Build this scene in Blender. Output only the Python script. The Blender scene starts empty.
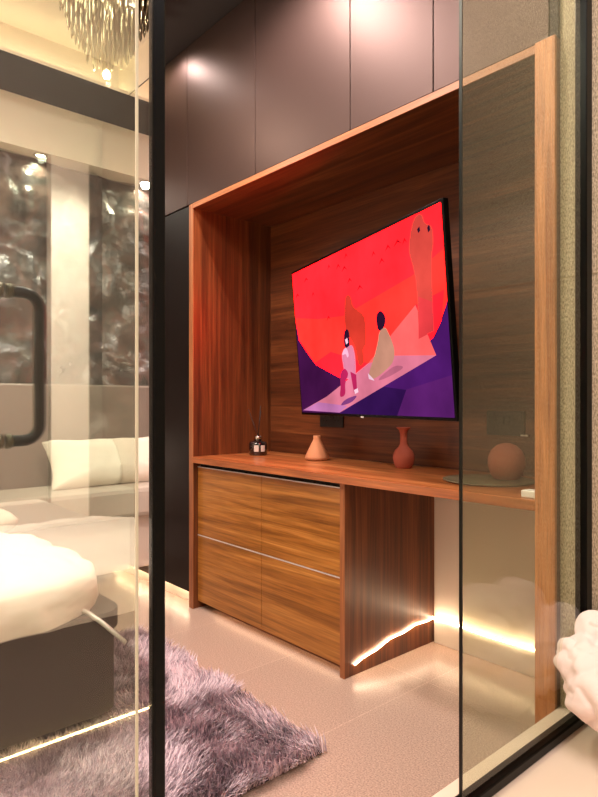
import bpy, bmesh, math, random
from mathutils import Vector, Matrix, noise
random.seed(7)
PI = math.pi
sc = bpy.context.scene
COL = sc.collection


def lin(r, g, b):
    f = lambda c: (c / 12.92 if c <= .04045 else ((c + .055) / 1.055) ** 2.4)
    return (f(r / 255), f(g / 255), f(b / 255), 1)


# ------------------------------------------------------------------ camera, world, lights, exposure
cam_d = bpy.data.cameras.new('camera')
cam = bpy.data.objects.new('camera', cam_d)
COL.objects.link(cam)
cam.location = (0, 0, 1.1)
cam.rotation_euler = (PI / 2, 0, math.atan2(.751, .660))
cam_d.sensor_fit = 'HORIZONTAL'
cam_d.sensor_width = 36
cam_d.lens = 36 * 610 / 598
cam_d.shift_y = 3.5 / 598
cam_d.clip_start = .02
sc.camera = cam
w = bpy.data.worlds.new('world')
sc.world = w
w.use_nodes = True
w.node_tree.nodes['Background'].inputs[0].default_value = (1, .72, .6, 1)
w.node_tree.nodes['Background'].inputs[1].default_value = .03
vs = sc.view_settings
vs.view_transform = 'Standard'
vs.look = 'None'
vs.exposure = 1.0
vs.gamma = 1
vs.use_curve_mapping = False


def light(name, kind, loc, power, color, rot=(0, 0, 0), **kw):
    d = bpy.data.lights.new(name, kind)
    d.energy = power
    d.color = color
    for k, v in kw.items():
        setattr(d, k, v)
    o = bpy.data.objects.new(name, d)
    o.location = loc
    o.rotation_euler = rot
    COL.objects.link(o)
    return o


WARM = (1, .82, .76)
BEDW = (1, .93, .78)
light('room_ceiling_light', 'AREA', (-2.0, -.25, 3.2), 46, (1, .88, .81), shape='RECTANGLE', size=1.0, size_y=1.0)
light('washroom_ceiling_light', 'AREA', (.25, .55, 2.96), 25, (1, .88, .86), shape='RECTANGLE', size=1.3, size_y=1.4)
LED = (1, .80, .55)

# ------------------------------------------------------------------ materials


def newmat(name):
    m = bpy.data.materials.new(name)
    m.use_nodes = True
    nt = m.node_tree
    return m, nt, nt.nodes, nt.links, nt.nodes['Principled BSDF']


def plain(name, c, rough=.5, metal=0, spec=.5, bump=0, bscale=80, var=0, vscale=6, coat=0, sheen=0):
    m, nt, N, L, p = newmat(name)
    p.inputs['Base Color'].default_value = c
    p.inputs['Roughness'].default_value = rough
    p.inputs['Metallic'].default_value = metal
    p.inputs['Specular IOR Level'].default_value = spec
    p.inputs['Coat Weight'].default_value = coat
    p.inputs['Sheen Weight'].default_value = sheen
    tc = N.new('ShaderNodeTexCoord')
    if bump:
        n = N.new('ShaderNodeTexNoise'); n.inputs['Scale'].default_value = bscale; n.inputs['Detail'].default_value = 4
        L.new(tc.outputs['Object'], n.inputs['Vector'])
        b = N.new('ShaderNodeBump'); b.inputs['Strength'].default_value = bump; b.inputs['Distance'].default_value = .01
        L.new(n.outputs['Fac'], b.inputs['Height']); L.new(b.outputs['Normal'], p.inputs['Normal'])
    if var:
        n = N.new('ShaderNodeTexNoise'); n.inputs['Scale'].default_value = vscale; n.inputs['Detail'].default_value = 6
        L.new(tc.outputs['Object'], n.inputs['Vector'])
        mx = N.new('ShaderNodeMix'); mx.data_type = 'RGBA'
        mx.inputs['A'].default_value = tuple(min(1, x * (1 - var)) for x in c[:3]) + (1,)
        mx.inputs['B'].default_value = tuple(min(1, x * (1 + var)) for x in c[:3]) + (1,)
        L.new(n.outputs['Fac'], mx.inputs['Factor']); L.new(mx.outputs['Result'], p.inputs['Base Color'])
    return m


def wood(name, dark, mid, light_, axis='X', rough=.35, scale=1.0):
    m, nt, N, L, p = newmat(name)
    tc = N.new('ShaderNodeTexCoord')
    mp = N.new('ShaderNodeMapping')
    lo, hi = .9 * scale, 24 * scale
    mp.inputs['Scale'].default_value = {'X': (lo, hi, hi), 'Y': (hi, lo, hi), 'Z': (hi, hi, lo)}[axis]
    L.new(tc.outputs['Object'], mp.inputs['Vector'])
    n1 = N.new('ShaderNodeTexNoise'); n1.inputs['Scale'].default_value = 1.0; n1.inputs['Detail'].default_value = 5
    n1.inputs['Roughness'].default_value = .55; n1.inputs['Distortion'].default_value = .7
    L.new(mp.outputs[0], n1.inputs['Vector'])
    mp2 = N.new('ShaderNodeMapping')
    lo, hi = 5 * scale, 160 * scale
    mp2.inputs['Scale'].default_value = {'X': (lo, hi, hi), 'Y': (hi, lo, hi), 'Z': (hi, hi, lo)}[axis]
    L.new(tc.outputs['Object'], mp2.inputs['Vector'])
    n2 = N.new('ShaderNodeTexNoise'); n2.inputs['Scale'].default_value = 1.0; n2.inputs['Detail'].default_value = 3
    L.new(mp2.outputs[0], n2.inputs['Vector'])
    cr = N.new('ShaderNodeValToRGB')
    e = cr.color_ramp.elements
    e[0].position = .24; e[0].color = dark
    e[1].position = .76; e[1].color = light_
    k = cr.color_ramp.elements.new(.5); k.color = mid
    L.new(n1.outputs['Fac'], cr.inputs['Fac'])
    mr = N.new('ShaderNodeMapRange')
    mr.inputs['From Min'].default_value = .3; mr.inputs['From Max'].default_value = .7
    mr.inputs['To Min'].default_value = .68; mr.inputs['To Max'].default_value = 1.12
    L.new(n2.outputs['Fac'], mr.inputs['Value'])
    mx = N.new('ShaderNodeVectorMath'); mx.operation = 'SCALE'
    L.new(cr.outputs['Color'], mx.inputs[0]); L.new(mr.outputs['Result'], mx.inputs['Scale'])
    L.new(mx.outputs['Vector'], p.inputs['Base Color'])
    p.inputs['Roughness'].default_value = rough
    b = N.new('ShaderNodeBump'); b.inputs['Strength'].default_value = .08; b.inputs['Distance'].default_value = .002
    L.new(n2.outputs['Fac'], b.inputs['Height']); L.new(b.outputs['Normal'], p.inputs['Normal'])
    return m


def emit(name, c, s):
    m, nt, N, L, p = newmat(name)
    N.remove(p)
    e = N.new('ShaderNodeEmission')
    e.inputs[0].default_value = c; e.inputs[1].default_value = s
    L.new(e.outputs[0], N['Material Output'].inputs[0])
    return m


def glass(name, tint, f0=.04, fmax=1.0, rough=.0):
    """clear pane: tinted transmission plus an angle-dependent mirror reflection"""
    m, nt, N, L, p = newmat(name)
    N.remove(p)
    t = N.new('ShaderNodeBsdfTransparent'); t.inputs[0].default_value = tint
    g = N.new('ShaderNodeBsdfGlossy'); g.inputs['Color'].default_value = (1, 1, 1, 1); g.inputs['Roughness'].default_value = rough
    lw = N.new('ShaderNodeLayerWeight'); lw.inputs['Blend'].default_value = .5
    pw = N.new('ShaderNodeMath'); pw.operation = 'POWER'; pw.inputs[1].default_value = 5
    L.new(lw.outputs['Facing'], pw.inputs[0])
    ma = N.new('ShaderNodeMath'); ma.operation = 'MULTIPLY_ADD'
    ma.inputs[1].default_value = fmax - f0; ma.inputs[2].default_value = f0
    L.new(pw.outputs[0], ma.inputs[0])
    mx = N.new('ShaderNodeMixShader')
    L.new(ma.outputs[0], mx.inputs[0]); L.new(t.outputs[0], mx.inputs[1]); L.new(g.outputs[0], mx.inputs[2])
    L.new(mx.outputs[0], N['Material Output'].inputs[0])
    return m


M = {}
wd = (lin(56, 27, 14), lin(100, 52, 26), lin(138, 80, 42))
M['walnut_x'] = wood('walnut_long', *wd, axis='X')
M['walnut_y'] = wood('walnut_deep', *wd, axis='Y')
M['walnut_z'] = wood('walnut_upright', *wd, axis='Z')
M['counter'] = wood('walnut_counter', lin(122, 64, 32), lin(172, 98, 52), lin(204, 130, 76), axis='X', rough=.3)
M['drawer'] = wood('walnut_warm_lit', lin(112, 66, 22), lin(166, 106, 44), lin(204, 142, 70), axis='X', rough=.3, scale=1.0)  # same walnut laminate, warm light on the fronts painted in as gold
M['edge'] = wood('oak_edging', lin(118, 66, 36), lin(156, 94, 54), lin(182, 118, 72), axis='Z', rough=.45)
M['edge_lit'] = wood('oak_edging_lit', lin(138, 82, 48), lin(172, 108, 66), lin(192, 126, 80), axis='X', rough=.45)  # lighter copy of the edging, light on the top strip put into its colour
M['post'] = wood('oak_post', lin(150, 86, 46), lin(202, 130, 80), lin(226, 158, 104), axis='Z', rough=.45, scale=1.6)
M['laminate'] = plain('brown_black_laminate', lin(76, 58, 53), .47, spec=.5, bump=.06, bscale=300, metal=.7)
M['laminate_dark'] = plain('near_black_laminate', lin(20, 13, 10), .38, spec=.15, bump=.03, bscale=200)
M['gap'] = plain('dark_gap', lin(16, 12, 10), .8)
M['black'] = plain('black_metal', lin(3, 3, 3), .3, spec=.12)
M['rubber'] = plain('black_plastic', lin(20, 18, 18), .4)
M['chrome'] = plain('chrome', lin(200, 198, 190), .15, metal=1)
M['silver_line'] = plain('aluminium_line', lin(225, 220, 215), .35, metal=.3)
M['bronze'] = plain('dark_bronze', lin(74, 68, 52), .35, metal=.6)
M['plaster'] = plain('white_plaster', lin(226, 214, 200), .55, bump=.12, bscale=14, var=.05, vscale=3)
M['cream'] = plain('cream_paint', lin(232, 222, 204), .6)
M['ceiling_dark'] = plain('dark_ceiling_paint', lin(40, 34, 32), .6)
M['ceiling_pale'] = plain('pale_ceiling_paint', lin(228, 216, 198), .7)
M['marble'] = plain('pale_stone_slab', lin(228, 208, 190), .28, var=.05, vscale=4)
M['skirt'] = plain('white_skirting', lin(225, 214, 198), .35)
M['headboard'] = plain('grey_leather', lin(120, 108, 100), .5, bump=.1, bscale=120, var=.06)
M['velvet'] = plain('brown_velvet', lin(54, 42, 37), .85, bump=.06, bscale=300, var=.15, vscale=14, sheen=.0)
M['linen'] = plain('white_bed_linen', lin(238, 230, 218), .8, bump=.25, bscale=16)
M['mattress'] = plain('grey_white_ticking', lin(190, 178, 168), .75, bump=.1, bscale=40)
M['heap'] = plain('pink_white_cotton', lin(244, 220, 216), .85, bump=.12, bscale=40)
M['white_plastic'] = plain('white_plastic', lin(240, 236, 230), .4)
M['terra'] = plain('tan_clay', lin(196, 128, 88), .75, bump=.08, bscale=60, var=.06)
M['terra_red'] = plain('red_clay', lin(172, 84, 62), .75, bump=.08, bscale=60, var=.06)
M['terra_pink'] = plain('pink_clay', lin(186, 112, 88), .8, bump=.08, bscale=60, var=.06)
M['reed'] = plain('dark_reed', lin(40, 26, 20), .7)
M['bottle'] = plain('smoked_glass', lin(24, 18, 18), .08, spec=.8, coat=.5)
M['label'] = plain('pale_label', lin(205, 190, 178), .5)
M['plate'] = plain('grey_green_reflection', lin(120, 108, 84), .3)  # tone of a glass reflection, modelled as a disc
M['led'] = emit('led_warm', lin(255, 220, 182), 20)
M['led_yellow'] = emit('led_yellow', lin(255, 238, 205), 5)
M['bulb'] = emit('bulb_glow', lin(255, 235, 210), 30)
M['downlight'] = emit('downlight_glow', lin(255, 236, 214), 12)
M['glass_right'] = glass('grey_tinted_glass', (.81, .84, .76, 1), .035)
M['glass_left'] = glass('clear_fixed_glass', (.98, .985, .975, 1), .02, .8)
M['glass_door'] = glass('door_glass', (.91, .96, .87, 1), .11)
M['glass_edge'] = plain('dark_glass_edge', lin(14, 15, 13), .3, spec=.3)
M['glass_edge_pale'] = plain('pale_glass_edge', lin(236, 230, 206), .3)
M['crystal'] = plain('crystal_glass', lin(150, 140, 112), .12, metal=.75)

m, nt, N, L, p = newmat('mirror')
p.inputs['Base Color'].default_value = (.86, .80, .78, 1); p.inputs['Metallic'].default_value = 1; p.inputs['Roughness'].default_value = .03
M['mirror'] = m

# floor tiles
m, nt, N, L, p = newmat('speckled_floor_tile')
tc = N.new('ShaderNodeTexCoord'); mp = N.new('ShaderNodeMapping'); mp.inputs['Location'].default_value = (.365, .24, 0)
L.new(tc.outputs['Object'], mp.inputs['Vector'])
br = N.new('ShaderNodeTexBrick'); br.offset = 0
for k, v in (('Scale', 1), ('Mortar Size', .0025), ('Mortar Smooth', .3), ('Brick Width', .55), ('Row Height', 1.1)):
    br.inputs[k].default_value = v
br.inputs['Color1'].default_value = lin(180, 154, 138); br.inputs['Color2'].default_value = lin(174, 149, 134); br.inputs['Mortar'].default_value = lin(194, 166, 148)
L.new(mp.outputs[0], br.inputs['Vector'])
n = N.new('ShaderNodeTexNoise'); n.inputs['Scale'].default_value = 190; n.inputs['Detail'].default_value = 2
L.new(tc.outputs['Object'], n.inputs['Vector'])
mr = N.new('ShaderNodeMapRange'); mr.inputs['From Min'].default_value = .35; mr.inputs['From Max'].default_value = .7
mr.inputs['To Min'].default_value = .74; mr.inputs['To Max'].default_value = 1.26
L.new(n.outputs['Fac'], mr.inputs['Value'])
mx = N.new('ShaderNodeVectorMath'); mx.operation = 'SCALE'
L.new(br.outputs['Color'], mx.inputs[0]); L.new(mr.outputs['Result'], mx.inputs['Scale'])
L.new(mx.outputs['Vector'], p.inputs['Base Color'])
p.inputs['Roughness'].default_value = .27
M['floor'] = m

# woven wallpaper
m, nt, N, L, p = newmat('woven_wallpaper')
tc = N.new('ShaderNodeTexCoord')
mp = N.new('ShaderNodeMapping'); mp.inputs['Scale'].default_value = (340, 340, 120)
L.new(tc.outputs['Object'], mp.inputs['Vector'])
n = N.new('ShaderNodeTexNoise'); n.inputs['Scale'].default_value = 1; n.inputs['Detail'].default_value = 2
L.new(mp.outputs[0], n.inputs['Vector'])
cr = N.new('ShaderNodeValToRGB')
cr.color_ramp.elements[0].position = .33; cr.color_ramp.elements[0].color = lin(146, 130, 106)
cr.color_ramp.elements[1].position = .66; cr.color_ramp.elements[1].color = lin(222, 206, 178)
L.new(n.outputs['Fac'], cr.inputs['Fac']); L.new(cr.outputs['Color'], p.inputs['Base Color'])
p.inputs['Roughness'].default_value = .8
b = N.new('ShaderNodeBump'); b.inputs['Strength'].default_value = .5; b.inputs['Distance'].default_value = .004
L.new(n.outputs['Fac'], b.inputs['Height']); L.new(b.outputs['Normal'], p.inputs['Normal'])
M['paper'] = m

# rock cladding
m, nt, N, L, p = newmat('dark_rock')
tc = N.new('ShaderNodeTexCoord')
n = N.new('ShaderNodeTexNoise'); n.inputs['Scale'].default_value = 3.2; n.inputs['Detail'].default_value = 8; n.inputs['Distortion'].default_value = 1.2
L.new(tc.outputs['Object'], n.inputs['Vector'])
cr = N.new('ShaderNodeValToRGB'); e = cr.color_ramp.elements
e[0].position = .30; e[0].color = lin(22, 21, 20)
e[1].position = .72; e[1].color = lin(132, 126, 120)
k = e.new(.46); k.color = lin(56, 53, 50)
k = e.new(.57); k.color = lin(92, 72, 66)
k = e.new(.62); k.color = lin(78, 76, 72)
L.new(n.outputs['Fac'], cr.inputs['Fac']); L.new(cr.outputs['Color'], p.inputs['Base Color'])
p.inputs['Roughness'].default_value = .27
n2 = N.new('ShaderNodeTexNoise'); n2.inputs['Scale'].default_value = 8; n2.inputs['Detail'].default_value = 4
L.new(tc.outputs['Object'], n2.inputs['Vector'])
b = N.new('ShaderNodeBump'); b.inputs['Strength'].default_value = .7; b.inputs['Distance'].default_value = .03
L.new(n2.outputs['Fac'], b.inputs['Height']); L.new(b.outputs['Normal'], p.inputs['Normal'])
M['rock'] = m

# rug pile
m, nt, N, L, p = newmat('mauve_pile')
tc = N.new('ShaderNodeTexCoord')
n = N.new('ShaderNodeTexNoise'); n.inputs['Scale'].default_value = 9; n.inputs['Detail'].default_value = 3
L.new(tc.outputs['Object'], n.inputs['Vector'])
ge = N.new('ShaderNodeNewGeometry')
ad = N.new('ShaderNodeMath'); ad.operation = 'MULTIPLY_ADD'; ad.inputs[1].default_value = .6
L.new(ge.outputs['Random Per Island'], ad.inputs[0]); L.new(n.outputs['Fac'], ad.inputs[2])
cr = N.new('ShaderNodeValToRGB'); e = cr.color_ramp.elements
e[0].position = .45; e[0].color = lin(122, 106, 116)
e[1].position = 1.0; e[1].color = lin(232, 212, 218)
k = e.new(.75); k.color = lin(184, 162, 172)
L.new(ad.outputs[0], cr.inputs['Fac']); L.new(cr.outputs['Color'], p.inputs['Base Color'])
p.inputs['Roughness'].default_value = .65; p.inputs['Sheen Weight'].default_value = .2
M['pile'] = m
M['backing'] = plain('dark_rug_backing', lin(60, 46, 52), .9)

# ------------------------------------------------------------------ builders


class MB:
    def __init__(s):
        s.bm = bmesh.new()

    def box(s, x0, x1, y0, y1, z0, z1, bev=0, mi=0):
        r = bmesh.ops.create_cube(s.bm, size=1)
        vsx = r['verts']
        for v in vsx:
            v.co = Vector((x0 + (v.co.x + .5) * (x1 - x0), y0 + (v.co.y + .5) * (y1 - y0), z0 + (v.co.z + .5) * (z1 - z0)))
        fs = set(f for v in vsx for f in v.link_faces)
        for f in fs:
            f.material_index = mi
        if bev:
            es = list(set(e for v in vsx for e in v.link_edges))
            r2 = bmesh.ops.bevel(s.bm, geom=es, offset=bev, segments=2, affect='EDGES', profile=.5)
            for f in r2['faces']:
                f.material_index = mi
        return s

    def tube(s, pts, r, seg=10, mi=0, cap=True):
        pts = [Vector(q) for q in pts]
        rings = []
        up = None
        for i, q in enumerate(pts):
            t = (pts[min(i + 1, len(pts) - 1)] - pts[max(i - 1, 0)]).normalized()
            if up is None:
                a = Vector((0, 0, 1)) if abs(t.z) < .9 else Vector((1, 0, 0))
                up = (a - t * a.dot(t)).normalized()
            else:
                up = (up - t * up.dot(t)).normalized()
            sd = t.cross(up)
            rr = r[i] if isinstance(r, (list, tuple)) else r
            rings.append([s.bm.verts.new(q + (up * math.cos(k * 2 * PI / seg) + sd * math.sin(k * 2 * PI / seg)) * rr) for k in range(seg)])
        for a, b in zip(rings, rings[1:]):
            for k in range(seg):
                f = s.bm.faces.new((a[k], b[k], b[(k + 1) % seg], a[(k + 1) % seg])); f.material_index = mi; f.smooth = True
        if cap:
            for q, rg in ((0, rings[0]), (1, rings[-1])):
                try:
                    f = s.bm.faces.new(rg if q else rg[::-1]); f.material_index = mi
                except ValueError:
                    pass
        return s

    def lathe(s, prof, c, seg=40, mi=0):
        rings = []
        for r, z in prof:
            if r < 1e-5:
                rings.append([s.bm.verts.new((c[0], c[1], c[2] + z))])
            else:
                rings.append([s.bm.verts.new((c[0] + r * math.cos(k * 2 * PI / seg), c[1] + r * math.sin(k * 2 * PI / seg), c[2] + z)) for k in range(seg)])
        for a, b in zip(rings, rings[1:]):
            for k in range(seg):
                q = [a[k % len(a)], a[(k + 1) % len(a)], b[(k + 1) % len(b)], b[k % len(b)]]
                u = []
                for v in q:
                    if v not in u:
                        u.append(v)
                if len(u) >= 3:
                    f = s.bm.faces.new(u); f.smooth = True; f.material_index = mi
        return s

    def prism(s, poly, z0, z1, mi=0):
        lo = [s.bm.verts.new((x, y, z0)) for x, y in poly]
        hi = [s.bm.verts.new((x, y, z1)) for x, y in poly]
        n_ = len(poly)
        for fv in [lo[::-1], hi] + [[lo[i], lo[(i + 1) % n_], hi[(i + 1) % n_], hi[i]] for i in range(n_)]:
            f = s.bm.faces.new(fv); f.material_index = mi
        return s

    def build(s, name, mats, parent=None, origin=None, smooth=False):
        org = Vector(origin) if origin is not None else (ROOT_LOC.get(parent.name, Vector()) if parent else Vector())
        bmesh.ops.recalc_face_normals(s.bm, faces=s.bm.faces[:])
        bmesh.ops.translate(s.bm, verts=s.bm.verts[:], vec=-org)
        me = bpy.data.meshes.new(name)
        s.bm.to_mesh(me); s.bm.free()
        for mm in (mats if isinstance(mats, (list, tuple)) else [mats]):
            me.materials.append(mm)
        if smooth:
            for q in me.polygons:
                q.use_smooth = True
        o = bpy.data.objects.new(name, me)
        COL.objects.link(o)
        if parent:
            o.parent = parent
            ROOT_LOC[o.name] = org
        else:
            o.location = org
            ROOT_LOC[o.name] = org
        return o


ROOT_LOC = {}


def thing(name, label, cat, loc, group=None, rotz=0):
    o = bpy.data.objects.new(name, None)
    o.empty_display_size = .05
    COL.objects.link(o)
    o.location = loc
    o.rotation_euler.z = rotz
    o['label'] = label
    o['category'] = cat
    if group:
        o['group'] = group
    ROOT_LOC[o.name] = Vector(loc)
    return o


def tag(o, label, cat, group=None):
    o['label'] = label; o['category'] = cat
    if group:
        o['group'] = group
    return o


def struct(o):
    o['kind'] = 'structure'
    return o


def puff(c, dim, n=26, pw=2.6, amp=.01, fs=6.0, seed=0, floor_z=None, wr=0.0, rotz=0, pillow=False):
    """soft rounded cushion-like solid: a cube sphere squeezed to a superellipsoid with folds"""
    b = MB()
    bm = b.bm
    vd = {}

    def V(p):
        k = (round(p[0], 6), round(p[1], 6), round(p[2], 6))
        if k not in vd:
            vd[k] = bm.verts.new(p)
        return vd[k]
    g = [-1 + 2 * i / n for i in range(n + 1)]
    for ax in range(3):
        for sg in (-1, 1):
            for i in range(n):
                for j in range(n):
                    q = []
                    for (a, d) in ((g[i], g[j]), (g[i + 1], g[j]), (g[i + 1], g[j + 1]), (g[i], g[j + 1])):
                        pt = [0, 0, 0]; pt[ax] = sg; pt[(ax + 1) % 3] = a; pt[(ax + 2) % 3] = d
                        q.append(V(pt))
                    f = bm.faces.new(q); f.smooth = True
    cs, sn = math.cos(rotz), math.sin(rotz)
    off = Vector((seed * 7.3, seed * 3.1, seed * 1.7))
    for v in bm.verts:
        p = v.co.copy()
        if pillow:
            r = (abs(p.x) ** pw + abs(p.y) ** pw + abs(p.z) ** pw) ** (1 / pw)
            q = p / r
            e = max(0, 1 - max(abs(p.x), abs(p.y)) ** 3.2)
            q = Vector((p.x * (1 - .07 * (1 - abs(p.y) ** 2)), p.y * (1 - .07 * (1 - abs(p.x) ** 2)), p.z * (.10 + .9 * e ** .55)))
        else:
            r = (abs(p.x) ** pw + abs(p.y) ** pw + abs(p.z) ** pw) ** (1 / pw)
            q = p / r
        d = Vector((q.x * dim[0] / 2, q.y * dim[1] / 2, q.z * dim[2] / 2))
        nn = q.normalized()
        k = noise.fractal(d * fs + off, 1.0, 2.0, 4) * amp
        if wr:
            k += (1 - abs(noise.noise(d * fs * 1.2 + off * 2)) * 2.2) * wr
        d = d + nn * k
        x, y = d.x * cs - d.y * sn, d.x * sn + d.y * cs
        v.co = Vector((c[0] + x, c[1] + y, c[2] + d.z))
        if floor_z is not None and v.co.z < floor_z:
            v.co.z = floor_z
    return b


# ------------------------------------------------------------------ the room shell
CEIL = 3.02
XW = -4.05          # face plane of the left wall
YF = 1.72           # front plane of the built-in units
PLAT = .219         # raised washroom floor
b = MB().box(-4.3, -.80, -1.8, 2.40, -.1, 0); struct(b.build('floor', M['floor']))
b = MB().box(-.829, 1.4, -1.8, 1.80, -.1, PLAT, .003); struct(b.build('floor_washroom', M['marble']))
b = MB().box(-4.3, -.70, 2.325, 2.40, 0, 3.5); struct(b.build('wall_back', M['plaster']))
b = MB().box(-.8275, 1.4, 1.735, 1.90, PLAT, 3.5); struct(b.build('wall_right', M['paper']))
b = MB().box(1.25, 1.4, -1.8, 1.735, PLAT, 3.5); struct(b.build('wall_end', M['cream']))
b = MB().box(-4.3, 1.4, -1.95, -1.8, 0, 3.5); struct(b.build('wall_front', M['cream']))
# wallpaper joint
b = MB().box(-.8275, 1.24, 1.7335, 1.7355, 1.4575, 1.4595); struct(b.build('trim_6', plain('paper_joint', lin(176, 158, 130), .8)))

# left wall: rough rock cladding as real relief
bm = bmesh.new()
ny, nz = 190, 150
vv = []
for i in range(ny + 1):
    row = []
    for j in range(nz + 1):
        y = -1.8 + 4.06 * i / ny; z = 3.1 * j / nz
        q = Vector((0, y * 1.6, z * 1.6))
        h = noise.ridged_multi_fractal(q + Vector((3.1, 0, 0)), 1.0, 2.1, 5, 1.0, 2.0) * .045 + noise.noise(q * 1.3) * .09 + noise.noise(q * 4.1) * .02
        row.append(bm.verts.new((XW - .115 + max(-.06, min(.135, h - .04)), y, z)))
    vv.append(row)
for i in range(ny):
    for j in range(nz):
        f = bm.faces.new((vv[i][j], vv[i + 1][j], vv[i + 1][j + 1], vv[i][j + 1])); f.smooth = True
b = MB(); b.bm.free(); b.bm = bm
o = b.build('wall_left', M['rock']); struct(o)
sm = o.modifiers.new('thick', 'SOLIDIFY'); sm.thickness = .1; sm.offset = -1 if False else 0
o.modifiers.remove(sm)
b = MB().box(-4.3, -4.24, -1.8, 2.26, 0, 3.5); struct(b.build('wall_left_core', M['cream']))
# white pier by the bed, white bulkhead above the rock
b = MB().box(XW - .06, XW + .02, -.885, -.635, 0, 2.70); struct(b.build('trim_1', M['plaster']))
b = MB().box(-4.24, -4.02, -1.8, 2.26, 2.70, 3.2); struct(b.build('trim_2', M['cream']))
# ceiling: dark border with a raised pale tray
tray = [(-3.57, -1.3), (-1.2, -1.3), (-1.2, .60), (-2.2, 1.15), (-3.22, 1.716), (-3.57, 1.716)]
outer = [(-4.3, -1.8), (1.4, -1.8), (1.4, 2.4), (-4.3, 2.4)]
b = MB()
bm = b.bm
ov = [bm.verts.new((x, y, CEIL)) for x, y in outer]
iv = [bm.verts.new((x, y, CEIL)) for x, y in tray]
ed = [bm.edges.new((a[i], a[(i + 1) % len(a)])) for a in (ov, iv) for i in range(len(a))]
bmesh.ops.triangle_fill(bm, use_beauty=True, use_dissolve=False, edges=ed)
struct(b.build('ceiling', M['ceiling_dark']))
b = MB(); bm = b.bm
wide = [(-3.72, -1.45), (-1.05, -1.45), (-1.05, .69), (-2.2, 1.31), (-2.94, 1.719), (-3.72, 1.719)]
tr = [[bm.verts.new((x, y, z)) for x, y in pl] for pl, z in ((tray, CEIL), (tray, CEIL + .02), (wide, CEIL + .02), (wide, 3.26))]
for lo, hi in zip(tr, tr[1:]):
    for i in range(len(tray)):
        bm.faces.new((lo[i], lo[(i + 1) % len(tray)], hi[(i + 1) % len(tray)], hi[i]))
bm.faces.new(tr[-1])
struct(b.build('ceiling_tray', M['ceiling_pale']))

# skirting on the back wall, under the counter
b = MB().box(-1.69, -.895, 2.308, 2.327, 0, .105, .003); struct(b.build('baseboard_back', M['skirt']))

# ------------------------------------------------------------------ glass partition
GX = -.75
b = MB().box(GX - .022, GX + .014, -1.8, 1.735, PLAT, PLAT + .026, .004); struct(b.build('trim_3', M['black']))
b = MB().box(GX - .02, GX + .013, 1.700, 1.736, PLAT + .02, CEIL, .003); struct(b.build('trim_4', M['black']))
b = MB().box(GX - .008, GX + .008, .393, .4115, PLAT + .02, CEIL, .003); struct(b.build('trim_5', M['black']))
b = MB().box(GX - .0035, GX + .0035, 1.1205, 1.702, PLAT + .02, CEIL); struct(b.build('window_1', M['glass_right']))
b = MB().box(GX - .0037, GX + .0037, 1.1175, 1.1205, PLAT + .02, CEIL); struct(b.build('trim_7', M['glass_edge']))
b = MB().box(GX - .004, GX + .004, -1.8, .392, PLAT + .02, CEIL); struct(b.build('window_2', M['glass_left']))
d = thing('door_1', 'open frameless glass door with a black D handle', 'glass door', (-.775, .385, PLAT + .03))
struct(d)
MB().box(-1.47, -.776, .383, .387, PLAT + .03, CEIL - .03).build('pane', M['glass_door'], d)
MB().box(-.776, -.774, .383, .387, PLAT + .03, CEIL - .03).build('edge_strip', M['glass_edge_pale'], d)
for sg in (1, -1):
    pts = []
    x = -1.391; y0 = .385 + sg * .004; yo = .385 + sg * .075; zt, zb, r = 1.338, 1.016, .035
    pts.append((x, y0, zt)); pts.append((x, yo - sg * r, zt))
    for k in range(1, 7):
        a = k / 6 * PI / 2
        pts.append((x, yo - sg * r + sg * r * math.sin(a), zt - r + r * math.cos(a)))
    for k in range(0, 7):
        a = k / 6 * PI / 2
        pts.append((x, yo - sg * r + sg * r * math.cos(a), zb + r - r * math.sin(a)))
    pts.append((x, y0, zb))
    h = MB().tube(pts, .0125, 14).build('handle', M['black'], d)
    for z in (zt, zb):
        MB().tube([(x, y0, z), (x, y0 + sg * .012, z)], .0165, 16).build('collar', M['bronze'], h)

# ------------------------------------------------------------------ built-in wall units
XL, XR = -2.807, -.891
n_ = thing('niche_surround', 'walnut surround lining the open television niche', 'niche surround', (-1.8, YF, 0))
MB().box(XL - .037, XL, YF, 2.28, .0, 2.155, .001).build('side_panel', M['walnut_z'], n_)
MB().box(XL - .038, XL + .001, YF - .004, YF, .0, 2.155).build('edging', M['edge'], n_)['label'] = 'oak edging of the left side'
MB().box(XR, XR + .060, YF, 2.28, .0, 2.155, .001).build('side_panel', M['walnut_z'], n_)
MB().box(XR - .001, XR + .061, YF - .012, YF, .0, 2.157, .002).build('post', M['post'], n_)['label'] = 'pale oak upright post'
MB().box(XL, XR, YF + .001, 2.28, 2.131, 2.155).build('top_panel', M['walnut_x'], n_)
MB().box(XL, XR, YF - .004, YF + .001, 2.131, 2.156).build('edging', M['edge_lit'], n_)['label'] = 'oak edging along the top, lightened as if lit'
MB().box(XL, XR, 2.245, 2.262, .778, 2.131).build('back_panel', M['walnut_x'], n_)
o = MB().box(XL + .0005, XR - .0005, YF - .012, 2.2445, .778, .81, .0015).build('worktop', M['counter'], origin=(-1.8, YF, .778))
tag(o, 'long walnut worktop running across the television niche', 'worktop')

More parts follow.
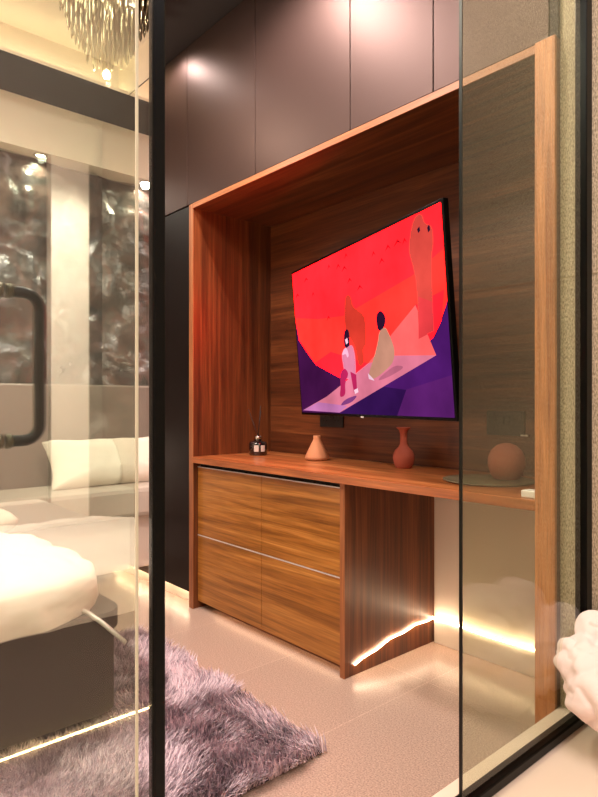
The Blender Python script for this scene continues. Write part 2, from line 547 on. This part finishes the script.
# drawer unit
dc = thing('drawer_cabinet', 'walnut drawer cabinet with four drawer fronts coloured as warmly lit, under the worktop', 'drawer cabinet', (-2.24, 1.74, 0))
MB().box(XL + .001, -1.722, 1.765, 2.28, .05, .775).build('body', M['gap'], dc)
MB().box(-1.722, -1.698, 1.735, 2.322, 0, .777, .001).build('side_panel', M['walnut_z'], dc)
MB().box(-1.7225, -1.6975, 1.731, 1.735, 0, .777).build('edging', M['edge'], dc)
MB().box(XL + .001, -1.722, 1.80, 1.815, 0, .05).build('plinth', M['walnut_x'], dc)
for (x0, x1) in ((XL + .003, -2.2525), (-2.2495, -1.7235)):
    for (z0, z1) in ((.04, .389), (.395, .752)):
        dr = MB().box(x0, x1, 1.745, 1.765, z0, z1, .001).build('drawer', M['drawer'], dc)
        MB().box(x0, x1, 1.744, 1.752, z1, z1 + .004).build('finger_rail', M['silver_line'], dr)

# overhead cabinets: every unit its own box with one flush door
edges = [-3.118, -2.873, -2.267, -1.656, -1.263, -.853]
where = ['narrow dark brown overhead cabinet at the mirror end, next to the ceiling spot',
         'dark brown overhead cabinet above the left side of the television niche, second from the mirror',
         'wide dark brown overhead cabinet above the television screen, under the bright ceiling glare',
         'dark brown overhead cabinet above the right of the television, just left of the glass edge',
         'dark brown overhead cabinet seen through the tinted glass panel']
for i in range(5):
    x0, x1 = edges[i], edges[i + 1]
    c = thing('overhead_cabinet', where[i], 'overhead cabinet', ((x0 + x1) / 2, YF, 2.157), 'overhead cabinets above the niche')
    MB().box(x0 + .001, x1 - .001, YF + .021, 2.24, 2.158, CEIL - .002).build('body', M['gap'], c)
    MB().box(x0 + .0022, x1 - .0022, YF, YF + .02, 2.160, CEIL - .006, .0012).build('door', M['laminate'], c)
o = MB().box(-.8525, -.829, YF + .004, 2.24, 2.158, CEIL - .001).build('filler_panel', M['gap'], origin=(-.84, YF, 2.158))
tag(o, 'slim dark filler strip between the end overhead cabinet and the wallpaper', 'filler panel')

# tall wardrobes
wr = thing('tall_wardrobe', 'tall near-black wardrobe beside the left end of the niche', 'wardrobe', (-2.95, YF, 0))
MB().box(-3.118, XL - .040, YF + .021, 2.24, .075, 2.156).build('body', M['gap'], wr)
MB().box(-3.116, XL - .043, YF, YF + .02, .08, 2.152, .0012).build('door', M['laminate_dark'], wr)
MB().box(-3.118, XL - .040, YF + .05, YF + .065, 0, .075).build('plinth', M['skirt'], wr)
mw = thing('mirror_wardrobe', 'mirror-fronted wardrobe in the corner by the bed, reflecting pillow and rock wall', 'wardrobe', (-3.58, YF, 0))
MB().box(-3.971, -3.12, YF + .021, 2.24, .075, CEIL - .002).build('body', M['gap'], mw)
MB().box(-3.970, -3.122, YF, YF + .02, .08, CEIL - .004).build('door', M['mirror'], mw)
MB().box(-3.971, -3.12, YF + .05, YF + .065, 0, .075).build('plinth', M['skirt'], mw)

# ------------------------------------------------------------------ television
TW, TH = 1.248, .726
th = math.atan2(-.386, 1.219)
tv = thing('television', 'large flat television swivelled out from the niche wall, showing a red scene', 'television', (0, 0, 0))
ROOT_LOC[tv.name] = Vector((0, 0, 0))
tv.location = (-1.757, 1.862, 1.398)
tv.rotation_mode = 'XYZ'
tv.rotation_euler = (math.radians(4.6), 0, th)   # local: x across, z up, -y toward the room
MB().box(-TW / 2, TW / 2, 0, .022, -TH / 2, TH / 2, .002).build('bezel', M['black'], tv)
MB().box(-.34, .34, .022, .055, -.30, .12, .012).build('rear_housing', M['rubber'], tv)
SW, SH = TW - .022, TH - .024
scr = bmesh.new()
mats, midx = [], {}


def screen_mat(name, c, s):
    m_ = emit(name, c, s)
    nt_ = m_.node_tree; e_ = [x for x in nt_.nodes if x.type == 'EMISSION'][0]
    t_ = nt_.nodes.new('ShaderNodeTexCoord'); n_2 = nt_.nodes.new('ShaderNodeTexNoise')
    n_2.inputs['Scale'].default_value = 4; n_2.inputs['Detail'].default_value = 5
    q_ = nt_.nodes.new('ShaderNodeMapRange'); q_.inputs['From Min'].default_value = .3; q_.inputs['From Max'].default_value = .7
    q_.inputs['To Min'].default_value = s * .72; q_.inputs['To Max'].default_value = s * 1.25
    nt_.links.new(t_.outputs['Object'], n_2.inputs['Vector']); nt_.links.new(n_2.outputs['Fac'], q_.inputs['Value'])
    nt_.links.new(q_.outputs['Result'], e_.inputs[1])
    return m_


def paint(key, rgb, s=1.0):
    if key not in midx:
        midx[key] = len(mats); mats.append(screen_mat('screen_' + key, lin(*rgb), s))
    return midx[key]


lay = [0]


def spoly(pts, mi, smooth_=False):
    lay[0] += 1
    if smooth_:
        for _ in range(3):
            q_ = []
            for (a0, b0), (a1, b1) in zip(pts, pts[1:] + pts[:1]):
                q_ += [(a0 * .78 + a1 * .22, b0 * .78 + b1 * .22), (a0 * .22 + a1 * .78, b0 * .22 + b1 * .78)]
            pts = q_
    y = -.0006 - .00004 * lay[0]
    vs_ = [scr.verts.new(((min(1, max(0, u)) - .5) * SW, y, (min(1, max(0, v)) - .5) * SH)) for u, v in pts]
    f = scr.faces.new(vs_); f.material_index = mi
    bmesh.ops.triangulate(scr, faces=[f])


K = .56
spoly([(0, .66), (.02, .52), (.15, .34), (.3, .2), (.9, .33), (.99, .52), (1, .54), (1, 1), (0, 1)], paint('red', (255, 9, 13), 5.5))
spoly([(0, .685), (.212, .632), (.415, .607), (.611, .619), (.849, .712), (1, .788), (1, .54), (.97, .47), (.88, .33), (.3, .2), (.15, .35), (.02, .53), (0, .66)], paint('band', (255, 22, 18), 3.0))
spoly([(.30, .40), (.565, .298), (.855, .562), (.99, .60), (.97, .46), (.88, .30), (.3, .15), (.15, .34)], paint('lowred', (255, 9, 15), 4.5))
spoly([(0, .661), (.021, .521), (.05, .47), (.087, .41), (.166, .328), (.257, .27), (.344, .234), (.42, .20), (.42, .0), (0, 0)], paint('purple', (74, 22, 76), K * .75))
spoly([(1, .545), (.972, .462), (.935, .39), (.875, .315), (.84, .265), (.335, .0), (1, 0)], paint('violet', (84, 28, 112), K * .8))
spoly([(.335, .0), (.65, .16), (1, .10), (1, 0)], paint('deepviolet', (58, 22, 88), K * .75))
spoly([(.72, .0), (.78, .14), (1, .20), (1, 0)], paint('violet2', (96, 34, 112), K * .85))
spoly([(.565, .298), (.855, .562), (.872, .399), (.937, .3), (.721, .318)], paint('salmon', (255, 98, 96), K))
spoly([(.008, .014), (.241, .111), (.565, .298), (.721, .325), (.937, .3), (.336, .006)], paint('pink', (214, 116, 140), K))
spoly([(.008, .014), (.16, .073), (.40, .05), (.336, .006)], paint('lilac', (186, 112, 166), K))
spoly([(.874, .983), (.898, .998), (.919, .981), (.923, .937), (.958, .914), (.96, .831), (.945, .769), (.937, .557), (.936, .418), (.86, .391), (.87, .654), (.852, .772), (.838, .841), (.855, .929)], paint('brownred', (214, 72, 62), K), True)
spoly([(.872, .60), (.937, .557), (.936, .418), (.86, .391)], paint('brownred2', (226, 62, 66), K))
spoly([(.437, .715), (.463, .725), (.483, .704), (.491, .643), (.552, .591), (.569, .55), (.564, .411), (.534, .378), (.545, .301), (.5, .282), (.486, .423), (.418, .513)], paint('rust', (214, 58, 44), K), True)
spoly([(.387, .092), (.487, .12), (.437, .071), (.339, .046)], paint('shade', (122, 58, 116), K), True)
spoly([(.639, .218), (.727, .274), (.786, .259), (.695, .214), (.618, .192)], paint('shade2', (180, 96, 120), K), True)
dk = paint('dark', (46, 18, 44), K)
spoly([(.413, .504), (.433, .526), (.452, .506), (.449, .419), (.468, .348), (.470, .29), (.443, .31), (.424, .393), (.406, .431)], dk, True)
spoly([(.382, .374), (.408, .399), (.468, .43), (.484, .355), (.481, .239), (.445, .215), (.392, .218), (.394, .275)], paint('pinkbody', (206, 120, 148), K), True)
mg = paint('magenta', (176, 34, 84), K)
wh0 = paint('arm', (232, 170, 196), K)
spoly([(.358, .253), (.398, .291), (.430, .25), (.394, .194), (.394, .116), (.344, .101), (.364, .185)], mg, True)
spoly([(.40, .40), (.425, .415), (.440, .36), (.425, .345), (.418, .375), (.385, .365)], wh0, True)
spoly([(.440, .261), (.481, .239), (.479, .134), (.456, .131)], mg)
wh = paint('pale', (240, 196, 214), K)
spoly([(.457, .147), (.485, .158), (.488, .134), (.464, .123)], wh)
spoly([(.418, .46), (.436, .468), (.440, .438), (.424, .43)], wh)
spoly([(.636, .56), (.664, .585), (.692, .55), (.690, .50), (.662, .465), (.640, .478)], dk, True)
spoly([(.648, .467), (.688, .49), (.711, .433), (.734, .351), (.718, .283), (.64, .227), (.59, .203), (.559, .223), (.608, .331), (.639, .418)], paint('sand', (190, 134, 112), K), True)
spoly([(.561, .242), (.591, .21), (.600, .196), (.565, .208)], wh)
spoly([(.888, .925), (.900, .935), (.902, .912), (.893, .905)], dk)
spoly([(.935, .912), (.946, .925), (.948, .895), (.938, .888)], dk)
bird = paint('bird', (104, 8, 24), K)
for k, (u, v) in enumerate([(.336, .934), (.408, .913), (.134, .917), (.188, .803), (.483, .802), (.549, .74), (.649, .896), (.735, .897), (.788, .901), (.825, .894), (.305, .616), (.452, .884), (.47, .954), (.695, .841), (.041, .833)]):
    a = .014 + .005 * (k % 3)
    spoly([(u - a, v - .014), (u - .001, v + .018), (u + a * .8, v - .010 - .004 * (k % 2)), (u, v + .004)], bird)
b = MB(); b.bm.free(); b.bm = scr
me = bpy.data.meshes.new('screen'); scr.to_mesh(me); scr.free()
for mm in mats:
    me.materials.append(mm)
o = bpy.data.objects.new('screen', me); COL.objects.link(o); o.parent = tv
MB().box(-.01, .012, -.001, .0, -TH / 2 - .003, -TH / 2 + .004).build('status_light', M['silver_line'], tv)
# swing arm: wall plate to rear housing, in the set's own frame
R = Matrix.Rotation(th, 4, 'Z') @ Matrix.Rotation(math.radians(4.6), 4, 'X')
Ri = R.inverted()
loc = Vector((-1.757, 1.862, 1.398))
f_ = lambda q: Ri @ (Vector(q) - loc)
arm = MB().tube([(0, .05, -.06), f_((-1.62, 2.06, 1.36)), f_((-1.80, 2.23, 1.36))], .018, 10)
arm.build('swing_arm', M['black'], tv)
pl = MB().box(-.09, .09, -.008, .008, -.13, .13, .002)
for v in pl.bm.verts:
    v.co = f_(v.co + Vector((-1.80, 2.236, 1.36)))
pl.build('wall_plate', M['black'], tv)

# ------------------------------------------------------------------ sockets on the niche back


def socket(x0, x1, z0, z1, label, mat):
    t = thing('wall_socket', label, 'socket', ((x0 + x1) / 2, 2.2450, z0))
    MB().box(x0, x1, 2.2360, 2.2460, z0, z1, .002).build('plate', mat, t)
    w_ = (x1 - x0)
    for cx in (x0 + w_ * .25, x0 + w_ * .75):
        q = MB()
        q.box(cx - .003, cx + .003, 2.2345, 2.2370, (z0 + z1) / 2 + .008, (z0 + z1) / 2 + .022)
        for s in (-1, 1):
            q.box(cx + s * .011 - .004, cx + s * .011 + .004, 2.2345, 2.2370, (z0 + z1) / 2 - .014, (z0 + z1) / 2 - .009)
        q.build('pin_holes', M['gap'], t)
    for s in (-1, 1):
        MB().box((x0 + x1) / 2 + s * .011 - .008, (x0 + x1) / 2 + s * .011 + .008, 2.2330, 2.2370, (z0 + z1) / 2 - .002, (z0 + z1) / 2 + .026, .001).build('switch', mat, t)
    return t


socket(-2.375, -2.205, .968, 1.060, 'black double socket just under the television edge', M['rubber'])
t = socket(-1.376, -1.210, .966, 1.064, 'dark grey double socket seen through the tinted glass', plain('grey_socket', lin(38, 32, 28), .4))
MB().box(-1.225, -1.195, 2.2340, 2.2460, .966, .972).build('neon', M['label'], t)

# ------------------------------------------------------------------ things on the worktop
ZC = .81
o = MB().lathe([(0, 0), (.05, 0), (.061, .006), (.060, .018), (.045, .05), (.029, .083), (.0205, .100), (.0185, .108), (.0195, .120), (.0175, .122), (.014, .116), (.012, .09), (0, .08)], (-2.235, 2.085, ZC)).build('vase', M['terra'], origin=(-2.235, 2.085, ZC))
tag(o, 'small tan clay vase with a conical body and short neck', 'vase')
o = MB().lathe([(0, 0), (.032, 0), (.036, .004), (.042, .02), (.0475, .042), (.047, .058), (.038, .078), (.022, .094), (.0165, .105), (.0155, .15), (.019, .166), (.031, .176), (.032, .179), (.029, .180), (.015, .170), (.012, .14), (0, .1)], (-1.71, 2.115, ZC)).build('vase', M['terra_red'], origin=(-1.71, 2.115, ZC))
tag(o, 'tall red clay vase with round belly, thin neck and flared lip', 'vase')
o = MB().lathe([(0, 0), (.15, 0), (.162, .004), (.163, .007), (.15, .006), (0, .005)], (-1.22, 1.995, ZC), 64).build('plate', M['plate'], origin=(-1.22, 1.995, ZC))  # added disc, takes the place of a reflection in the glass
tag(o, 'flat round disc under the pink ball vase, standing in for a glass reflection', 'plate')
o = MB().lathe([(0, 0), (.040, 0), (.047, .004), (.058, .022), (.067, .052), (.066, .078), (.055, .105), (.035, .124), (.014, .132), (0, .133)], (-1.185, 2.06, ZC + .006)).build('ball_vase', M['terra_pink'], origin=(-1.185, 2.06, ZC + .006))
tag(o, 'pink clay ball ornament behind the tinted glass', 'ornament')
o = MB().box(-.95, -.897, 1.735, 1.78, ZC, ZC + .022, .003).build('white_case', M['white_plastic'], origin=(-.94, 1.76, ZC))
tag(o, 'small flat white case at the front right corner of the worktop', 'case')
DX, DY = -2.655, 2.035
d = thing('reed_diffuser', 'dark glass reed diffuser bottle in the left corner of the niche', 'reed diffuser', (DX, DY, ZC))
MB().lathe([(0, 0), (.045, 0), (.050, .005), (.050, .062), (.046, .072), (.02, .078), (.018, .082), (0, .082)], (DX, DY, ZC)).build('bottle', M['bottle'], d)
MB().lathe([(0, .082), (.02, .082), (.02, .103), (.017, .106), (0, .106)], (DX, DY, ZC)).build('collar', M['chrome'], d)
q = MB()
for a0 in (-62, -20):
    for k in range(4):
        a = math.radians(a0 + k * 7); a2 = math.radians(a0 + (k + 1) * 7); r_ = .0508
        q.bm.faces.new([q.bm.verts.new((DX + r_ * math.cos(t), DY + r_ * math.sin(t), ZC + z)) for t, z in ((a, .022), (a2, .022), (a2, .056), (a, .056))])
q.build('label_patch', M['label'], d)
for dx, dy, hh in ((-.075, -.01, .25), (.03, -.005, .27), (.012, .01, .24)):
    MB().tube([(DX - dx * .1, DY, ZC + .09), (DX + dx, DY + dy, ZC + hh)], .0018, 6).build('reed', M['reed'], d)

# ------------------------------------------------------------------ LED strips


def strip(name, pts, r, mat, label):
    o = MB().tube(pts, r, 6).build(name, mat, origin=pts[0])
    return tag(o, label, 'light strip')


pts = []
for k in range(13):
    t = k / 12
    pts.append((-1.6925, 1.785 + .525 * t, .045 + .068 * t + .018 * math.sin(t * PI) + .004 * math.sin(t * 19)))
strip('led_strip', pts, .0035, M['led'], 'glowing LED strip taped along the side panel of the drawer cabinet')
pts = [(-1.69 + .79 * k / 10, 2.303 + .002 * math.sin(k * 2.1), .112 + .004 * math.sin(k * 1.3)) for k in range(11)]
strip('led_strip', pts, .0035, M['led'], 'glowing LED strip along the skirting of the pale wall under the worktop')
strip('led_strip', [(-3.10, YF + .03, .074), (-2.85, YF + .03, .074)], .004, M['led'], 'LED strip under the near-black wardrobe plinth')
strip('led_strip', [(-4.0, YF + .03, .074), (-3.14, YF + .03, .074)], .004, M['led'], 'LED strip under the mirror-fronted wardrobe')
strip('led_strip', [(-2.70, 1.785, .044), (-1.76, 1.785, .044)], .0028, emit('led_soft', lin(255, 200, 150), 6), 'LED strip tucked under the drawer fronts, lighting the floor')
strip('led_strip', [(-3.64, -1.28, 3.055), (-3.64, 1.70, 3.055)], .010, M['led_yellow'], 'yellow LED strip along the ceiling tray edge')
strip('led_strip', [(-1.925, -.60, .050), (-1.925, 1.02, .044)], .0028, emit('led_bed', lin(255, 228, 160), 8), 'yellow LED strip glowing along the bottom of the bed foot')

# ------------------------------------------------------------------ headboard, bed, bench
hb = thing('headboard', 'long grey upholstered headboard along the rock wall', 'headboard', (XW, .4, .3))
for y0, y1 in ((-.60, .17), (.175, .945), (.95, 1.78)):
    MB().box(XW - .02, XW + .075, y0, y1, .30, 1.215, .012).build('panel', M['headboard'], hb)
bd = thing('bed', 'brown velvet bed with rounded base corner and glowing underside', 'bed', (-3.0, .13, 0))
poly = []
for (cx, cy, a0) in ((-2.02, .83, 0), (-3.95, .89, 90), (-3.95, -.60, 180), (-2.02, -.54, 270)):
    rr = .08 if a0 in (0, 270) else .02
    for k in range(7):
        a = math.radians(a0 + 90 * k / 6)
        poly.append((cx + rr * math.cos(a), cy + rr * math.sin(a)))
MB().prism(poly, .07, .345).build('base', M['velvet'], bd)
poly2 = [(x + (.012 if x > -2.1 else 0), y + (.008 if y > .7 else 0)) for x, y in poly]
MB().prism(poly2, .345, .405).build('rim', M['velvet'], bd)
MB().box(-3.9, -2.06, -.52, .78, .005, .07).build('recessed_plinth', M['gap'], bd)
MB().box(-3.94, -2.10, -.55, .80, .405, .50, .04).build('mattress', M['mattress'], bd)
o = puff((-2.365, .125, .455), (.97, 1.52, .25), 60, 4.4, .016, 6, 3, floor_z=.407, wr=.012).build('duvet', M['linen'], origin=(-2.365, .125, .407))
tag(o, 'rumpled white duvet spread over the foot of the bed', 'duvet')
o = puff((-3.09, .63, .567), (.40, .46, .14), 24, 2.4, .008, 9, 5, floor_z=.5005, wr=.006, pillow=True).build('pillow', M['linen'], origin=(-3.09, .63, .50))
tag(o, 'white pillow lying on the bed behind the duvet', 'pillow')
o = MB().tube([(-2.00, .755, .424), (-1.95, .79, .418), (-1.90, .825, .385), (-1.83, .872, .330)], [.007, .008, .008, .007], 8).build('reflection_streak', M['silver_line'], origin=(-2.0, .755, .42))  # LED streak reflected in the door glass, modelled as a solid tube
tag(o, 'pale thin tube past the duvet corner, modelling an LED reflection in the door glass', 'reflection_streak')
def clampy(b_):
    for v in b_.bm.verts:
        v.co.y = min(v.co.y, 1.7203)
    return b_


bn = thing('bedside_bench', 'long low bench with grey-white cushion beside the bed against the headboard', 'bench', (-3.75, 1.3, 0))
clampy(MB().box(XW + .081, -3.50, .92, 1.76, .385, .57, .03)).build('cushion', M['mattress'], bn)
MB().box(XW + .081, -3.56, .92, 1.7203, .06, .385).build('base', plain('pale_bench_base', lin(206, 192, 182), .4), bn)
MB().box(XW + .077, -3.75, .94, 1.710, 0, .06).build('plinth', M['skirt'], bn)
pb = puff((0, 0, 0), (.34, .94, .20), 30, 2.4, .008, 8, 2, pillow=True)
# standing up, leaning on the headboard
for v in pb.bm.verts:
    lx, ly, lz = v.co
    tl = math.radians(58)
    v.co = Vector((-3.80 - lx * math.cos(tl) + lz * math.sin(tl), 1.765 + ly, .572 + .135 + lz * math.cos(tl) + lx * math.sin(tl)))
    v.co.z = max(v.co.z, .571)
    if v.co.y > 1.7204:
        v.co.y = 1.7204
    if v.co.x < XW + .082:
        v.co.x = XW + .082
o = pb.build('pillow', M['linen'], origin=(-3.8, 1.53, .60))
tag(o, 'plump white pillow on the bench leaning on the headboard by the mirror', 'pillow')

# ------------------------------------------------------------------ shaggy rug
rg = thing('shaggy_rug', 'mauve grey shaggy rug on the tiled floor by the bed', 'rug', (-2.0, .5, 0))
MB().box(-2.66, -1.385, -.55, 1.315, .002, .012, .003).build('backing', M['backing'], rg)
rnd = random.Random(3)
verts, faces = [], []
nb = 0
while nb < 62000:
    x = rnd.uniform(-2.67, -1.375); y = rnd.uniform(-.3, 1.325)
    if x < -1.98 and y < .86:
        continue
    nb += 1
    n1 = noise.noise((x * 3.2, y * 3.2, 1.7)); n2 = noise.noise((x * 7.1, y * 7.1, 9.2))
    ang = n1 * 5 + n2 * 2.2 + rnd.uniform(-.9, .9)
    L_ = rnd.uniform(.034, .070)
    lean = rnd.uniform(.35, .95) + .2 * n2
    dx, dy = math.cos(ang), math.sin(ang)
    wx, wy = -dy * .0021, dx * .0021
    hx = L_ * math.sin(lean); hz = L_ * math.cos(lean)
    z0 = .008
    m1 = (x + dx * hx * .38, y + dy * hx * .38, z0 + hz * .62)
    tp = (x + dx * hx, y + dy * hx, z0 + hz)
    i = len(verts)
    verts += [(x - wx, y - wy, z0), (x + wx, y + wy, z0), (m1[0] + wx, m1[1] + wy, m1[2]), (m1[0] - wx, m1[1] - wy, m1[2]), tp]
    faces += [(i, i + 1, i + 2, i + 3), (i + 3, i + 2, i + 4)]
me = bpy.data.meshes.new('pile')
me.from_pydata([(a + 2.0, c - .5, e_) for a, c, e_ in verts], [], faces)
me.materials.append(M['pile'])
o = bpy.data.objects.new('pile', me); COL.objects.link(o); o.parent = rg; o['kind'] = 'stuff'

# ------------------------------------------------------------------ chandelier
CX, CY = -2.63, 1.16
ch = thing('chandelier', 'crystal chandelier of hanging glass rods below the ceiling tray', 'chandelier', (CX, CY, 3.26))
MB().lathe([(0, 0), (.22, 0), (.22, -.03), (.20, -.04), (0, -.04)], (CX, CY, 3.26), 40).build('canopy', M['chrome'], ch)
rr = random.Random(5)


def rod(bm_, x, y, zt, zb):
    bm_.tube([(x, y, zt), (x + rr.uniform(-.004, .004), y + rr.uniform(-.004, .004), (zt + zb) / 2), (x, y, zb + .02), (x, y, zb)], [.0045, .0055, .0065, .001], 5)


spots = []
for k in range(320):
    r = .215 * math.sqrt((k + .5) / 320); a = k * 2.39996
    spots.append((CX + r * math.cos(a), CY + r * math.sin(a), r))
cand = sorted(spots, key=lambda q: q[0] * .751 - q[1] * .66, reverse=True)
mass = MB()
for k, (x, y, r) in enumerate(cand):
    zb = 2.60 + .30 * (r / .215) ** 1.8 + rr.uniform(-.04, .05)
    zb = min(zb, 3.05)
    if k < 96:
        q = MB(); rod(q, x, y, 3.222, zb); q.build('crystal_rod', M['crystal'], ch)
    else:
        rod(mass, x, y, 3.222, zb)
o = mass.build('crystal_rods', M['crystal'], ch); o['kind'] = 'stuff'
MB().lathe([(0, 0), (.012, .006), (.017, .02), (.012, .034), (0, .04)], (CX, CY, 2.55), 16).build('bulb', M['bulb'], ch)
MB().tube([(CX, CY, 3.22), (CX, CY, 2.588)], .004, 8).build('stem', M['chrome'], ch)
lo_ = light('chandelier_lamp', 'POINT', (CX, CY, 2.53), 5, (1, .86, .70), shadow_soft_size=.012)

# ------------------------------------------------------------------ downlights


def downlight(x, y, z, label, power, size=1.9, color=WARM):
    t = thing('downlight', label, 'downlight', (x, y, z))
    MB().lathe([(.030, 0), (.042, 0), (.042, -.004), (.030, -.006), (.030, 0)], (x, y, z), 24).build('ring', M['chrome'], t)
    MB().lathe([(0, -.001), (.029, -.001), (.029, -.003), (0, -.003)], (x, y, z), 20).build('lens', M['downlight'], t)
    l = light('downlight_lamp', 'SPOT', (0, 0, -.02), power, color, spot_size=size if size < 1 else 2.75, spot_blend=.7, shadow_soft_size=.03)
    l.parent = t
    return t


downlight(-2.98, 1.60, CEIL, 'ceiling downlight close to the tall wardrobe', 5)
downlight(-1.95, 1.30, CEIL, 'ceiling downlight in front of the television niche', 46)
downlight(-1.15, 1.40, CEIL, 'ceiling downlight nearest the glass partition', 34)
for k, y in enumerate((.25, .75, 1.35)):
    downlight(-4.075, y, 2.70, ['recessed bulkhead spot over the bed', 'recessed bulkhead spot over the middle of the headboard', 'recessed bulkhead spot over the bench'][k], 13, 1.6, BEDW)

# ------------------------------------------------------------------ heap of white cotton on the washroom floor
hb_ = None
lobes = [((-.690, 1.668, .478), (.115, .10, .11)), ((-.690, 1.612, .412), (.165, .17, .15)), ((-.640, 1.553, .372), (.15, .15, .145)),
         ((-.570, 1.640, .440), (.26, .18, .26)), ((-.540, 1.610, .300), (.24, .22, .20)), ((-.500, 1.60, .38), (.28, .24, .34))]
bm = bmesh.new()
for k, (c, dm) in enumerate(lobes):
    q = puff(c, dm, 26, 2.1, .008, 12, k + 3, wr=.011, rotz=.5 * k)
    tmp = bpy.data.meshes.new('tmp'); q.bm.to_mesh(tmp); q.bm.free(); bm.from_mesh(tmp); bpy.data.meshes.remove(tmp)
for v in bm.verts:
    v.co.y = min(v.co.y, 1.732); v.co.z = max(v.co.z, PLAT + .001)
b = MB(); b.bm.free(); b.bm = bm
o = b.build('bedding_heap', M['heap'], origin=(-.55, 1.60, PLAT), smooth=True)
rm = o.modifiers.new('merge', 'REMESH'); rm.mode = 'VOXEL'; rm.voxel_size = .004; rm.use_smooth_shade = True
tx = bpy.data.textures.new('cloth_folds', 'MARBLE')
tx.marble_type = 'SHARP'; tx.noise_scale = .11; tx.turbulence = 9; tx.noise_depth = 1
dm_ = o.modifiers.new('folds', 'DISPLACE'); dm_.texture = tx; dm_.texture_coords = 'LOCAL'; dm_.strength = .020; dm_.mid_level = .6
sm = o.modifiers.new('soften', 'SMOOTH'); sm.factor = .5; sm.iterations = 3
tag(o, 'crumpled heap of pinkish white bedding on the pale washroom floor', 'bedding')
pier_fill = downlight(-3.1, -.76, 3.255, 'added unseen ceiling spot that brightens the white pier for its door reflection', 230, .75, BEDW)  # added lamp out of view, brightens the pier's reflection in the door
pier_fill.rotation_euler = (0, math.radians(31), 0)
